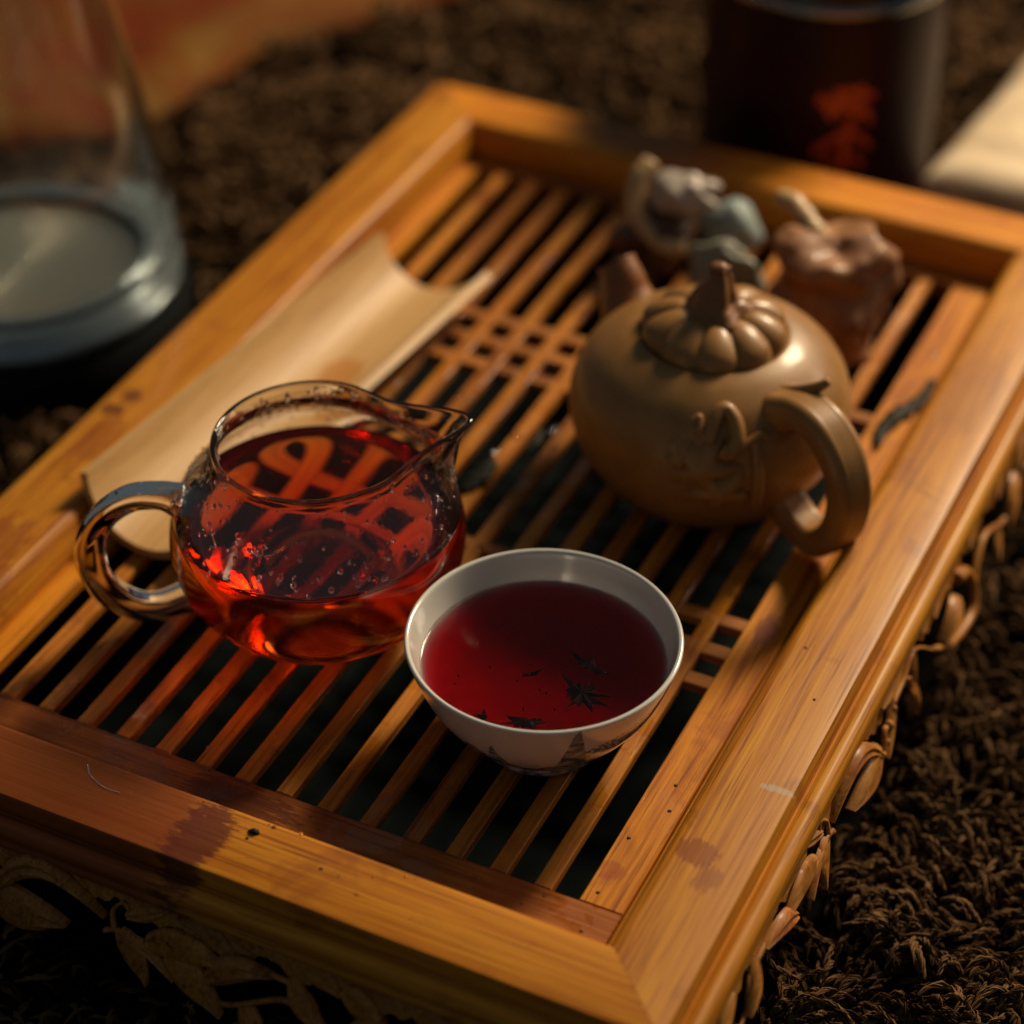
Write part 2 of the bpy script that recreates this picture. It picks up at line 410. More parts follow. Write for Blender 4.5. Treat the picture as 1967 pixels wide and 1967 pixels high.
def yarn_field(regions):
    allV, allF, tone = [], [], []
    base = 0
    for (x0, x1, y0, y1, dens, seg, sides, rad, plies, spread) in regions:
        n = int((x1 - x0) * (y1 - y0) * dens)
        px = rng.uniform(x0, x1, n); py = rng.uniform(y0, y1, n)
        keep = ~((px > -36.6) & (px < -11.2) & (py > 31.6) & (py < 69.4))
        keep &= ((px + 46.1) ** 2 + (py - 55.9) ** 2 > 6.3 ** 2)
        keep &= ((px + 24) ** 2 + (py - 76.5) ** 2 > 4.3 ** 2)
        px, py = px[keep], py[keep]; n = len(px)
        # direction field swirls so that tufts clump
        ang = np.array([mnoise.noise(Vector((a * .22, b * .22, 3.1))) * 7 for a, b in zip(px, py)]) + rng.normal(0, .55, n)
        hh = np.array([mnoise.noise(Vector((a * .38, b * .38, 9.1))) for a, b in zip(px, py)])
        L = rng.uniform(.5, 1.35, n); H = -4.6 + .75 * rng.random(n) + .75 * hh
        curl = rng.normal(0, 1.1, n); rise = rng.uniform(.10, .42, n); tn = np.clip(.5 + .5 * hh + rng.normal(0, .25, n), 0, 1)
        t = np.linspace(0, 1, seg + 1)
        A = ang[:, None] + curl[:, None] * (t[None] - .5)
        dx = np.cos(A) * L[:, None] / seg; dy = np.sin(A) * L[:, None] / seg
        X = px[:, None] + np.cumsum(dx, 1); Y = py[:, None] + np.cumsum(dy, 1)
        Z = H[:, None] - .35 + rise[:, None] * np.sin(np.pi * (t[None] * .9 + .05)) 
        wid = rad * (.45 + .55 * np.sin(np.pi * np.clip(t * .9 + .08, 0, 1)))
        for q in range(plies):
            ph = 2 * np.pi * q / plies + rng.uniform(0, 6, n)[:, None] + t[None] * 7
            off = spread * (.35 + .65 * ((q * .618) % 1)) * (.5 + .5 * np.sin(np.pi * np.clip(t * .9 + .1, 0, 1)))[None, :] if plies > 1 else 0
            nx, ny = -np.sin(A), np.cos(A)
            cxx = X + nx * np.cos(ph) * off; cyy = Y + ny * np.cos(ph) * off; czz = Z + np.sin(ph) * off
            k = np.arange(sides) * 2 * np.pi / sides
            ca, sa = np.cos(k), np.sin(k)
            VX = cxx[:, :, None] + nx[:, :, None] * ca * wid[None, :, None]
            VY = cyy[:, :, None] + ny[:, :, None] * ca * wid[None, :, None]
            VZ = czz[:, :, None] + sa * wid[None, :, None] + 0 * VX
            V = np.stack([VX, VY, VZ], -1).reshape(-1, 3)
            V += rng.normal(0, rad * .40, V.shape)
            m_ = (seg + 1) * sides
            i = np.arange(seg)[:, None] * sides; j = np.arange(sides)[None]; j2 = (j + 1) % sides
            f = np.stack([i + j, i + j2, i + sides + j2, i + sides + j], -1).reshape(-1, 4)
            F = (f[None] + (np.arange(n) * m_)[:, None, None]).reshape(-1, 4) + base
            allV.append(V); allF.append(F); tone.append(np.repeat(tn, m_)); base += len(V)
    V = np.concatenate(allV) * S; F = np.concatenate(allF); tone = np.concatenate(tone)
    me = bpy.data.meshes.new('rug'); me.vertices.add(len(V)); me.vertices.foreach_set('co', V.ravel())
    me.loops.add(F.size); me.loops.foreach_set('vertex_index', F.ravel().astype(np.int32))
    me.polygons.add(len(F)); me.polygons.foreach_set('loop_start', (np.arange(len(F)) * 4).astype(np.int32))
    me.polygons.foreach_set('loop_total', np.full(len(F), 4, np.int32)); me.polygons.foreach_set('use_smooth', np.ones(len(F), bool))
    me.update(calc_edges=True); at = me.attributes.new('tone', 'FLOAT', 'POINT'); at.data.foreach_set('value', tone)
    me.materials.append(M['yarn'])
    o = bpy.data.objects.new('rug', me); col.objects.link(o)
    props(o, 'brown shaggy rug of short curled yarn under the tea tray', 'rug', kind='stuff')
yarn_field([(-13, 0, 28, 52, 15, 6, 3, .026, 8, .10),
            (-15, -2, 52, 78, 12, 5, 3, .036, 6, .10),
            (-52, -36, 38, 78, 5, 4, 4, .07, 3, .10),
            (-62, -8, 69, 102, 5, 4, 4, .07, 3, .10),
            (-32, -12, 24, 31.6, 8, 4, 4, .05, 3, .08)])

# ------------------------------------------------------------------ tea tray
tray = thing('tea_tray', TO, 'amber bamboo slatted tea tray with a carved openwork skirt', 'tea tray')
XI0, XI1, YI0, YI1 = -34.1, -13.6, 33.7, 67.2
prof = [(-.36, -.12)] + [(.12 + .48 * math.cos(R(a)), .02 + 1.19 * math.sin(R(a))) for a in range(180, 89, -10)] + [(.3, 1.21), (1.9, 1.21), (2.00, 1.19), (2.06, 1.10), (2.09, .64), (2.14, .60)]
for k in range(9):
    a = R(155 - k * 25); prof.append((2.42 + .28 * math.cos(a), .50 + .28 * math.sin(a)))
prof += [(2.38, .23), (2.38, .20)]
for k in range(7):
    a = R(100 - k * 30); prof.append((2.46 + .18 * math.cos(a), .05 + .18 * math.sin(a)))
prof += [(2.2, -.16), (.5, -.16)]
def rail(side, mat):
    V = []
    dense = 1
    for u, z in prof:
        x0, x1, y0, y1 = XI0 - u, XI1 + u, YI0 - u, YI1 + u
        g = .006
        a, b = {'near': ((x0 + g, y0), (x1 - g, y0)), 'far': ((x0 + g, y1), (x1 - g, y1)),
                'left': ((x0, y0 + g), (x0, y1 - g)), 'right': ((x1, y0 + g), (x1, y1 - g))}[side]
        V.append((*a, z)); V.append((*b, z))
    n = len(prof); F = []
    for i in range(n):
        j = (i + 1) % n; q = (2 * i, 2 * i + 1, 2 * j + 1, 2 * j)
        F.append(q if side in ('near', 'right') and side == 'near' else q)
    F.append(tuple(2 * i for i in range(n))[::-1]); F.append(tuple(2 * i + 1 for i in range(n)))
    o = mesh('rail', V, F, mat, tray, True, angle=38)
    return o
for sd, mt in (('near', M['rail_x']), ('far', M['rail_x']), ('left', M['rail_y']), ('right', M['rail_y'])): rail(sd, mt)

# panel: border boards, slats, crossbars
PITCH, SW = 1.213, .75
SX = [-15.75 - PITCH * (14 - k) for k in range(15)]        # slot centres
LX, RX = SX[0] - SW / 2, SX[-1] + SW / 2
YN, YF = 35.7, 66.0
def board(name, b, mat):
    v, f = b; return mesh(name, v, f, mat, tray, False)
board('border_board', box(-33.78, LX, YN + .004, YF - .004, -.40, 0), M['strip_y'])
board('border_board', box(RX, -14.22, YN + .004, YF - .004, -.40, 0), M['strip_y'])
board('border_board', box(-33.78, -14.22, 34.3, YN - .004, -.65, .004), M['strip_x'])
board('border_board', box(-33.78, -14.22, YF + .004, 67.15, -.65, .004), M['strip_x'])
board('edge_strip', box(-14.19, -13.80, 34.1, 67.3, -.65, -.02, .05), M['strip_y'])
slat0 = None
for k in range(14):
    x0 = SX[k] + SW / 2; w = PITCH - SW
    if slat0 is None:
        v, f = box(x0, x0 + w, YN + .002, YF - .002, -.28, 0, .03)
        slat0 = mesh('slat', v, f, M['slat'], tray, False); xs = x0
    else:
        o = slat0.copy(); col.objects.link(o); o.parent = tray; o.location.x = (x0 - xs) * S
        o.location.z = random.uniform(-.015, .01) * S
cb0 = None
bars = [57.63, 56.38, 55.13, 46.88, 45.60, 44.32]
for k in range(15):
    for yb in bars:
        if cb0 is None:
            v, f = box(SX[k] - SW / 2 + .004, SX[k] + SW / 2 - .004, yb - .25, yb + .25, -.28, -.012, .03)
            cb0 = mesh('crossbar', v, f, M['cross'], tray, False); c0 = (SX[k], yb)
        else:
            o = cb0.copy(); col.objects.link(o); o.parent = tray
            o.location = ((SX[k] - c0[0]) * S, (yb - c0[1]) * S, random.uniform(-.02, .004) * S)
# basin under the slats
bas = []
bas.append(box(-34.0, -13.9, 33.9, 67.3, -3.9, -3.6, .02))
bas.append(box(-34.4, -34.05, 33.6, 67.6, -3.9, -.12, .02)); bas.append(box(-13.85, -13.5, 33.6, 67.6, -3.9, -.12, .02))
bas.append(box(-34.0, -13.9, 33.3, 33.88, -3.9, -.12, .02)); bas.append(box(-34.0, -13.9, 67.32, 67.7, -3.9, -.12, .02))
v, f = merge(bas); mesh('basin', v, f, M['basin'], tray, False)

# carved skirt: a scalloped band plus hanging leaves, scrolls and tendrils
def frame_fn(side):
    # maps (s along, z, out) to world
    if side == 'right': return lambda s, z, o: (-11.25 + o + .3 * max(0, -z), s, z)
    if side == 'near': return lambda s, z, o: (s, 31.35 - o - .3 * max(0, -z), z)
    if side == 'left': return lambda s, z, o: (-36.45 - o - .3 * max(0, -z), s, z)
    return lambda s, z, o: (s, 69.55 + o + .3 * max(0, -z), z)
def leaf_geo(fr, p0, p1, w, bend=.3, thick=.12, out0=0.0, out1=.25, n=12, curl=.0):
    """pointed carved leaf from p0 to p1 (s,z), with a raised midrib"""
    p0 = np.array(p0, float); p1 = np.array(p1, float); d = p1 - p0; L = np.linalg.norm(d); nrm = np.array([-d[1], d[0]]) / L
    V, F = [], []
    for i in range(n + 1):
        t = i / n
        c = p0 + d * t + nrm * bend * math.sin(math.pi * t)
        hw = w * (math.sin(math.pi * min(1, (t * .93 + .07)) ** .8)) ** .9 + .015
        o = out0 + (out1 - out0) * t + curl * math.sin(math.pi * t)
        for s, dz in ((-1, -thick), (-1, 0), (-.45, thick * .9), (0, thick * .35), (.45, thick * .9), (1, 0), (1, -thick), (0, -thick)):
            q = c + nrm * hw * s
            V.append(fr(q[0], q[1], o + dz))
    m_ = 8
    for i in range(n):
        for j in range(m_):
            F.append((i * m_ + j, i * m_ + (j + 1) % m_, (i + 1) * m_ + (j + 1) % m_, (i + 1) * m_ + j))
    F.append(tuple(range(m_))[::-1]); F.append(tuple(n * m_ + j for j in range(m_)))
    return V, F
def stem_geo(fr, pts, r, out=0.1, taper=.4):
    P = catmull([(*p, out) for p in pts], 7); P = [fr(*p) for p in P]
    n = len(P); return sweep(P, circ(1, 8, .8), up=(.3, .2, 1), scale=[r * (1 - (1 - taper) * i / (n - 1)) for i in range(n)])
def band_geo(fr, s0, s1, cuts):
    n = int((s1 - s0) / .12); V, F = [], []
    for i in range(n + 1):
        s = s0 + (s1 - s0) * i / n
        ph = (s - s0) / 2.15; sc_ = abs(math.sin(ph * math.pi)) ** .7 * .5 + .18 * math.sin(ph * math.pi * 4.2) ** 2
        zb = -.12 - .18 - sc_ * .7
        for z, o in ((-.10, .0), (zb, .06), (zb, -.2), (-.10, -.2)): V.append(fr(s, z, o))
    for i in range(n):
        for j in range(4): F.append((i * 4 + j, i * 4 + (j + 1) % 4, i * 4 + 4 + (j + 1) % 4, i * 4 + 4 + j))
    F += [(3, 2, 1, 0), tuple(n * 4 + j for j in range(4))]
    return V, F
MOT = [  # the carved vine along one side, (s, z) along the rail and down
    ('leaf', [(45.0, -1.35), (41.5, -.72), .24, -.95, .12, .15, .1, .25]), ('leaf', [(45.0, -1.15), (42.5, -1.12), .44, -.05, .14, .1, .2, .2]),
    ('leaf', [(43.6, -.05), (42.1, -.3), .22, .0, .08, .0, .05, .0]), ('stem', [[(45.0, -1.3), (45.3, -1.5), (45.6, -1.0), (46.0, -1.1), (46.5, -.8), (47.4, -.7), (48.5, -.5), (49.7, -1.35)], .11]),
    ('stem', [[(41.5, -1.0), (41.1, -.9), (40.2, -.98), (38.2, -.72)], .10]), ('stem', [[(41.2, -.95), (41.3, -.55), (41.0, -.3), (40.8, -.5)], .09]),
    ('leaf', [(41.1, -.9), (40.1, -1.68), .28, -.05, .08, .1, .25, .0]), ('leaf', [(40.8, -.95), (39.4, -1.42), .13, -.05, .08, .1, .2, .0]),
    ('leaf', [(40.3, -.9), (37.95, -.78), .32, -.18, .09, .1, .2, .1]), ('leaf', [(40.9, -.55), (39.7, -.12), .16, .05, .08, .1, .0, .0]),
    ('leaf', [(39.5, -.25), (38.3, -.5), .15, .0, .08, .1, .0, .0]), ('leaf', [(38.3, -.05), (37.0, -.3), .22, .0, .08, .0, .05, .0]),
    ('leaf', [(38.55, -1.15), (36.7, -.58), .28, -.22, .12, .15, .15, .15]), ('stem', [[(36.9, -.6), (36.3, -.62), (35.7, -.75), (35.2, -1.25), (34.4, -1.35)], .10]),
    ('leaf', [(36.3, -.5), (35.1, -1.25), .24, .1, .1, .1, .2, .1]), ('leaf', [(34.9, -.35), (33.6, -.8), .28, .0, .1, .1, .2, .0]),
    ('bead', [45.9, -1.05, .15]), ('bead', [45.55, -1.35, .12]), ('bead', [46.35, -.85, .12]),
    ('leaf', [(47.7, -.25), (45.7, -.35), .27, .0, .09, .0, .1, .1]), ('leaf', [(47.8, -.9), (47.5, -1.9), .26, .05, .09, .1, .2, .1]),
    ('leaf', [(46.5, -.7), (45.2, -1.55), .2, .1, .09, .1, .2, .0]), ('leaf', [(48.4, -.45), (47.9, -1.25), .2, .0, .08, .1, .15, .0]),
    ('stem', [[(52.2, -.7), (52.9, -.95), (53.3, -1.7), (52.8, -2.3), (51.1, -2.1), (49.7, -1.35)], .24]), ('leaf', [(51.9, -1.15), (50.3, -1.5), .42, .0, .16, .15, .15, .15]),
    ('leaf', [(50.3, -.1), (49.1, -.35), .3, .0, .09, .05, .1, .0]), ('leaf', [(51.6, -.25), (50.1, -.55), .26, .0, .09, .05, .1, .0]),
    ('stem', [[(53.3, -1.65), (54.0, -1.2), (54.9, -1.0), (56.5, -1.55), (57.4, -1.2), (58.3, -1.0)], .14]), ('leaf', [(56.0, -1.4), (55.2, -2.1), .26, .05, .09, .1, .2, .0]),
    ('leaf', [(58.2, -1.0), (56.5, -1.75), .36, -.1, .12, .1, .2, .1]), ('leaf', [(57.7, -.15), (56.2, -.6), .26, .0, .09, .05, .1, .0]),
    ('leaf', [(54.6, -.1), (53.4, -.5), .26, .0, .09, .05, .1, .0]),
]
def apron(side, s0, s1, offs, flip=1, zs=1.0):
    fr = frame_fn(side)
    v, f = band_geo(fr, s0, s1, None)
    a = mesh('apron', v, f, M['apron'], tray, True, angle=40)
    for off in offs:
        T_ = lambda p: (off + flip * (p[0] - 46.0), p[1] * zs)
        for kind, a_ in MOT:
            if kind == 'bead':
                q = T_(a_); p = fr(q[0], q[1], .12); mesh('carved_bead', *sphere(p, a_[2], 10, 6), M['apron'], a)
            elif kind == 'leaf':
                p0, p1, w, bd, th, o0, o1, cu = a_; q0, q1 = T_(p0), T_(p1)
                if min(q0[0], q1[0]) < s0 + .1 or max(q0[0], q1[0]) > s1 - .1: continue
                v, f = leaf_geo(fr, q0, q1, w * .88 * zs, bd * flip * zs, th, o0, o1, curl=cu)
                mesh('carved_leaf', v, f, M['apron'], a, True, angle=50)
            else:
                pts, r = a_; pts = [T_(p) for p in pts]
                if min(p[0] for p in pts) < s0 or max(p[0] for p in pts) > s1: continue
                v, f = stem_geo(fr, pts, r); mesh('carved_stem', v, f, M['apron'], a, True)
apron('right', 31.5, 69.4, (46.0, 70.5))
apron('near', -36.5, -11.4, (-30.5, -12.0), -1, 1.35)
apron('left', 31.5, 69.4, (46.0, 70.5))
apron('far', -36.5, -11.4, (-30.5, -12.0), -1, 1.2)
# corner feet keep the tray off the rug
for fx, fy in ((-35.6, 32.2), (-12.2, 32.2), (-35.6, 68.7), (-12.2, 68.7)):
    v, f = lathe([(0, -4.45), (.55, -4.45), (.62, -4.2), (.5, -3.2), (.62, -1.5), (.75, -.02), (0, -.02)], (fx, fy, 0), 20)
    mesh('foot', v, f, M['apron'], tray)
# small pinholes and a droplet of char on the rails
pin = []
for (x, y, z) in [(-15.1, 38.1, .0), (-14.75, 40.3, 0), (-14.55, 39.4, 0), (-15.05, 36.1, 0), (-13.2, 45.4, 1.21), (-12.3, 43.6, 1.21), (-20.9, 32.9, 1.21), (-23.0, 33.0, 1.21), (-14.9, 34.8, 0)]:
    pin.append(sphere((x, y, z), .055 if z == 0 else .05, 8, 4, (1, 1, .35), .4, x))
pin.append(sphere((-22.95, 33.25, 1.23), .12, 10, 6, (1.2, .8, .6), .5, 2, 2))
v, f = merge(pin); o = mesh('tea_specks', v, f, M['leaf'], tray); o["kind"] = 'stuff'

# ------------------------------------------------------------------ bamboo scoop
ax0, ax1 = np.array([-32.25, 42.5, 0]), np.array([-31.0, 57.9, 0])
SO = (ax0 + ax1) / 2
sco = thing('tea_scoop', SO, 'pale half-round bamboo scoop lying along the left rail of the tray', 'tea scoop')
def scoop():
    d = (ax1 - ax0) / np.linalg.norm(ax1 - ax0); sdv = np.array([d[1], -d[0], 0]); nS, nT = 44, 25
    V, F = [], []
    for i in range(nS + 1):
        s = i / nS; 
        for j in range(2 * nT):
            top = j < nT; jj = j if top else 2 * nT - 1 - j
            t = -1 + 2 * jj / (nT - 1)
            endn = -.45 * (1 - t * t) * (1 - 2 * s if s < .5 else 0)
            Ls = s * 15.46 + (.35 * (1 - t * t) * (-1 if s < .02 else 0)) 
            wid = 2.50 - .25 * s
            R0 = 2.08; an = t * wid / R0
            r = R0 if top else R0 + .27
            x = r * math.sin(an); z = R0 + .27 + .03 - r * math.cos(an)
            if s > .9: # far tip: slightly pointed on both horns
                Ls += (s - .9) / .1 * (.55 * t * t - .25 + .25 * t)
            roll = R(-9); x2 = x * math.cos(roll) - (z - .3) * math.sin(roll); z2 = x * math.sin(roll) + (z - .3) * math.cos(roll) + .33
            p = ax0 + d * Ls + sdv * (x2 + .0); V.append((p[0], p[1], z2 + .10))
    m_ = 2 * nT
    for i in range(nS):
        for j in range(m_): F.append((i * m_ + j, i * m_ + (j + 1) % m_, (i + 1) * m_ + (j + 1) % m_, (i + 1) * m_ + j))
    for e in (0, nS * m_):
        for j in range(nT - 1): F.append((e + j, e + j + 1, e + m_ - 2 - j, e + m_ - 1 - j))
    mesh('scoop_body', V, F, M['scoop'], sco, True, angle=45)
scoop()

# ------------------------------------------------------------------ glass jug
JC = np.array([-26.05, 42.1, 0.02]); JA = R(33)
jug = thing('glass_jug', JC, 'round clear glass sharing jug of red tea with a looped glass handle', 'jug')
jout = [(0, .22), (1.2, .18), (1.55, .05), (1.75, .0), (1.92, .06), (1.98, .22), (2.15, .40), (2.70, .70), (3.32, 1.25), (3.78, 2.0), (3.98, 2.9), (3.90, 3.8), (3.58, 4.55), (3.12, 5.12), (2.78, 5.52), (2.62, 5.85), (2.66, 6.12)]
jout = [tuple(p) for p in catmull(jout, 3)]
jin = [(2.56, 6.16), (2.50, 6.05), (2.47, 5.85), (2.61, 5.47), (2.96, 5.00), (3.40, 4.47), (3.73, 3.75), (3.81, 2.9), (3.62, 2.08), (3.18, 1.42), (2.55, .90), (1.8, .62), (.9, .52), (0, .50)]
jin = [tuple(p) for p in catmull(jin, 3)]
def spout_fn(r, z, a):
    d = (a - JA + math.pi) % (2 * math.pi) - math.pi
    k = max(0, (z - 4.2) / 2.0); k = k * k * (3 - 2 * k) if k < 1 else 1.0
    g = math.exp(-(d / .36) ** 2); g2 = math.exp(-(d / .16) ** 2)
    dip = math.exp(-(abs(d) - .75) ** 2 / .09)
    return r * (1 + .38 * k * g + .22 * k * g2 * k) , z + .28 * k * k * g - .10 * k * k * dip
v, f = lathe(jout + [(2.63, 6.19)] + jin, tuple(JC), 144, spout_fn)
mesh('body', v, f, M['mist'], jug)
ja = JA + math.pi - R(2)
hp = [(3.62, 4.35), (4.1, 4.55), (4.9, 4.55), (5.7, 4.0), (6.08, 3.0), (5.95, 1.9), (5.35, 1.05), (4.5, .75), (3.30, 1.15)]
P = [(JC[0] + r * math.cos(ja), JC[1] + r * math.sin(ja), z) for r, z in hp]
P = catmull(P, 8); n = len(P)
hsec = [((1 + .13 * math.cos(3 * a)) * math.cos(a), .84 * (1 + .13 * math.cos(3 * a)) * math.sin(a)) for a in [2 * math.pi * i / 30 for i in range(30)]]
v, f = sweep(P, hsec, side=(-math.sin(ja), math.cos(ja), 0), scale=[.43 + .14 * (abs(2 * i / (n - 1) - 1)) ** 6 for i in range(n)])
v = [tuple(q) for q in v]; nn_ = 30; v2 = []
for i in range(n):      # twist the lobed rod along its length
    ring = [np.array(v[i * nn_ + k]) for k in range(nn_)]; cen = sum(ring) / nn_
    tw_ = int(i * 9 / n * 1.2); ax = P[min(i + 1, n - 1)] - P[max(i - 1, 0)]; ax = ax / np.linalg.norm(ax); th = 2.1 * i / n
    for q in ring:
        d_ = q - cen; d_ = d_ * math.cos(th) + np.cross(ax, d_) * math.sin(th) + ax * (ax @ d_) * (1 - math.cos(th)); v2.append(tuple(cen + d_))
mesh('handle', v2, f, M['amber_glass'], jug)
# tea: fills the inner wall (a hair into the glass so there is no air film)
LZ = 3.82
tin = [(r + .012, z - .008) for r, z in jin if z < LZ and r > 0]
r_at = np.interp(LZ, [p[1] for p in jin[::-1]], [p[0] for p in jin[::-1]])
prof_t = [(0, LZ), (r_at * .6, LZ), (r_at - .12, LZ), (r_at - .04, LZ + .02), (r_at + .012, LZ + .07)] + tin + [(0, .49)]
v, f = lathe([(a, b) for a, b in prof_t][::-1], tuple(JC), 144)
o = mesh('red_tea', v, f, M['tea_jug'], None, org=JC); props(o, 'translucent red tea filling the lower half of the glass jug', 'tea')
# condensation drops inside/outside the upper glass
drops = []
def jr(z): return float(np.interp(z, [p[1] for p in jout], [p[0] for p in jout]))
for k in range(330):
    a = random.uniform(0, 2 * math.pi); z = random.uniform(4.0, 6.0) if random.random() < .6 else random.uniform(3.9, 5.0)
    r = jr(z); rr, zz = spout_fn(r, z, a); s = random.choice([.02, .028, .035, .045, .06, .075]) * random.uniform(.7, 1.2)
    inner = random.random() < .3
    rr = rr - .165 if inner else rr - .006
    drops.append(sphere((JC[0] + rr * math.cos(a), JC[1] + rr * math.sin(a), JC[2] + zz), s, 8, 5, (1, 1, random.uniform(.9, 1.7))))
for k in range(5):   # squiggly runs of water
    a = JA - R(random.uniform(40, 150)); z = random.uniform(4.0, 5.1); P = []
    for i in range(7):
        r = jr(z); P.append((JC[0] + (r + .0) * math.cos(a), JC[1] + (r + .0) * math.sin(a), JC[2] + z))
        a += random.uniform(-.05, .05); z -= random.uniform(.02, .09)
    P = catmull(P, 3); drops.append(sweep(P, circ(.022, 6)))
v, f = merge(drops); o = mesh('condensation', v, f, M['water'], jug); o["kind"] = 'stuff'

# ------------------------------------------------------------------ porcelain cup
CC = np.array([-18.64, 40.60, 0.02])
cup = thing('tea_cup', CC, 'small white porcelain cup with blue painted mountains holding dark red tea', 'cup')
co = [(0, .16), (1.25, .14), (1.42, .0), (1.62, .0), (1.68, .12), (1.62, .34), (1.85, .52), (2.30, .95), (2.76, 1.6), (3.11, 2.3), (3.35, 3.0), (3.50, 3.52), (3.52, 3.60)]
ci = [(3.47, 3.65), (3.40, 3.62), (3.35, 3.5), (3.20, 2.95), (2.95, 2.25), (2.58, 1.58), (2.10, 1.02), (1.5, .66), (.9, .5), (0, .45)]
co = [(p[0] * 1.008, p[1] * .917) for p in catmull(co, 3)]; ci = [(p[0] * 1.008, p[1] * .917) for p in catmull(ci, 3)]
v, f = lathe(co, tuple(CC), 128); v2, f2 = lathe([co[-1]] + ci, tuple(CC), 128)
V, F = lathe(co + ci, tuple(CC), 128)
bw = mesh('bowl', V, F, M['porcelain'], cup); bw.data.materials.append(M['porcelain_in'])
for p in bw.data.polygons:
    if p.index >= (len(co) - 1) * 128: p.material_index = 1
CZ = 2.50
r_c = float(np.interp(CZ, [p[1] for p in ci[::-1]], [p[0] for p in ci[::-1]]))
pt = [(0, CZ), (r_c * .6, CZ), (r_c - .05, CZ), (r_c - .01, CZ + .01), (r_c + .01, CZ + .03)] + [(r + .01, z - .006) for r, z in ci if z < CZ and r > 0] + [(0, .40)]
v, f = lathe(pt[::-1], tuple(CC), 128)
o = mesh('dark_tea', v, f, M['tea_cup'], None, org=CC); props(o, 'dark crimson tea in the white cup with leaf bits in it', 'tea')
# floating / sunken leaf bits
def ragged(c, r, n, sx, sy, rot, z, seed, tilt=0):
    rnd = random.Random(seed); V = [(c[0], c[1], z + .05)]
    for i in range(n):
        a = 2 * math.pi * i / n; k = r * (rnd.uniform(.25, .75) if i % 2 else rnd.uniform(.6, 1.35)) * (1 + .35 * math.sin(2 * a + seed))
        x, y = k * math.cos(a) * sx, k * math.sin(a) * sy
        V.append((c[0] + x * math.cos(rot) - y * math.sin(rot), c[1] + x * math.sin(rot) + y * math.cos(rot), z + rnd.uniform(-.10, .06)))
    V += [(x, y, zz - .05) for x, y, zz in V]
    F = []; m_ = n + 1
    for i in range(n):
        j = (i + 1) % n
        F += [(0, 1 + i, 1 + j), (m_, m_ + 1 + j, m_ + 1 + i), (1 + i, m_ + 1 + i, m_ + 1 + j, 1 + j)]
    return V, F
LFS = [('large ragged dark leaf sunk at the near right of the red tea cup', (.95, -1.1), .62, 30, 1.05, .75, .5, 11),
       ('spiky torn leaf bit near the front edge of the cup', (-.45, -2.15), .42, 18, 1.2, .6, .3, 3),
       ('small round leaf scrap at the front left inside the cup', (-1.55, -1.95), .17, 9, 1, 1, 0, 5),
       ('curled thin leaf scrap in the middle of the cup', (-.25, -.35), .22, 10, 1.3, .55, .5, 8),
       ('dark leaf lying deep at the right of the cup', (1.2, -.05), .42, 14, 1.3, .7, -.6, 9)]
for lab, (dx, dy), r, n, sx, sy, rot, sd in LFS:
    # dx to the picture's right, dy away from the camera
    h = R(25.694); x = CC[0] + dx * math.cos(h) - dy * math.sin(h); y = CC[1] + dx * math.sin(h) + dy * math.cos(h)
    rad = math.hypot(dx, dy); z = 2.38
    v, f = ragged((x, y), r, n, sx, sy, rot + h, z, sd); o = mesh('tea_leaf', v, f, M['leaf'], None, False, org=(x, y, z)); props(o, lab, 'tea leaf', 'leaf bits in the cup')
bits = []
for k in range(14):
    a = random.uniform(3.6, 6.2); r = random.uniform(.8, 2.7); x, y = CC[0] + r * math.cos(a), CC[1] + r * math.sin(a)
    bits.append(ragged((x, y), random.uniform(.02, .06), 6, 1, random.uniform(.5, 1), a, 2.38, k))
v, f = merge(bits); o = mesh('tea_dust', v, f, M['leaf'], None, False, org=CC); props(o, 'fine specks of leaf dust scattered in the cup of tea', 'tea dust', kind='stuff')

# ------------------------------------------------------------------ clay teapot
PC = np.array([-19.04, 52.9, 0.02]); PA = R(-29); PS = R(151)
pot = thing('clay_teapot', PC, 'tan clay teapot shaped like a pumpkin with ribbed lid and ring handle', 'teapot')
po = [(0, .18), (2.3, .15), (2.5, 0), (2.75, .02), (2.95, .25), (3.4, .75), (3.85, 1.5), (4.1, 2.4), (4.08, 3.1), (3.82, 3.85), (3.35, 4.42), (2.75, 4.82), (2.3, 5.0), (2.12, 5.02), (2.02, 4.9), (2.0, 4.6)]
pi_ = [(2.1, 4.3), (3.2, 3.9), (3.75, 3.0), (3.6, 1.6), (2.6, .6), (0, .45)]
po = [tuple(p) for p in catmull(po, 4)]
v, f = lathe(po + pi_, tuple(PC), 128)
mesh('body', v, f, M['clay'], pot)
NL = 10
def lobes(r, z, a):
    k = abs(math.sin((a + .2) * NL / 2)) ** .5
    w = min(1, max(0, r / 2.1)) ** .7
    return r * (1 - .09 * w + .09 * w * k), z - .20 * w * (1 - k) * (1 if r > .3 else 0) + .05 * math.sin(2 * a) * w
lo = [(0, 4.75), (1.5, 4.75), (1.95, 4.88), (2.10, 5.02), (2.12, 5.2), (1.98, 5.48), (1.6, 5.72), (1.15, 5.85), (.8, 5.84), (.55, 5.88), (0, 6.0)]
lo = [tuple(p) for p in catmull(lo, 4)]
v, f = lathe(lo, tuple(PC), 176, lobes)
lid = mesh('lid', v, f, M['clay'], pot)
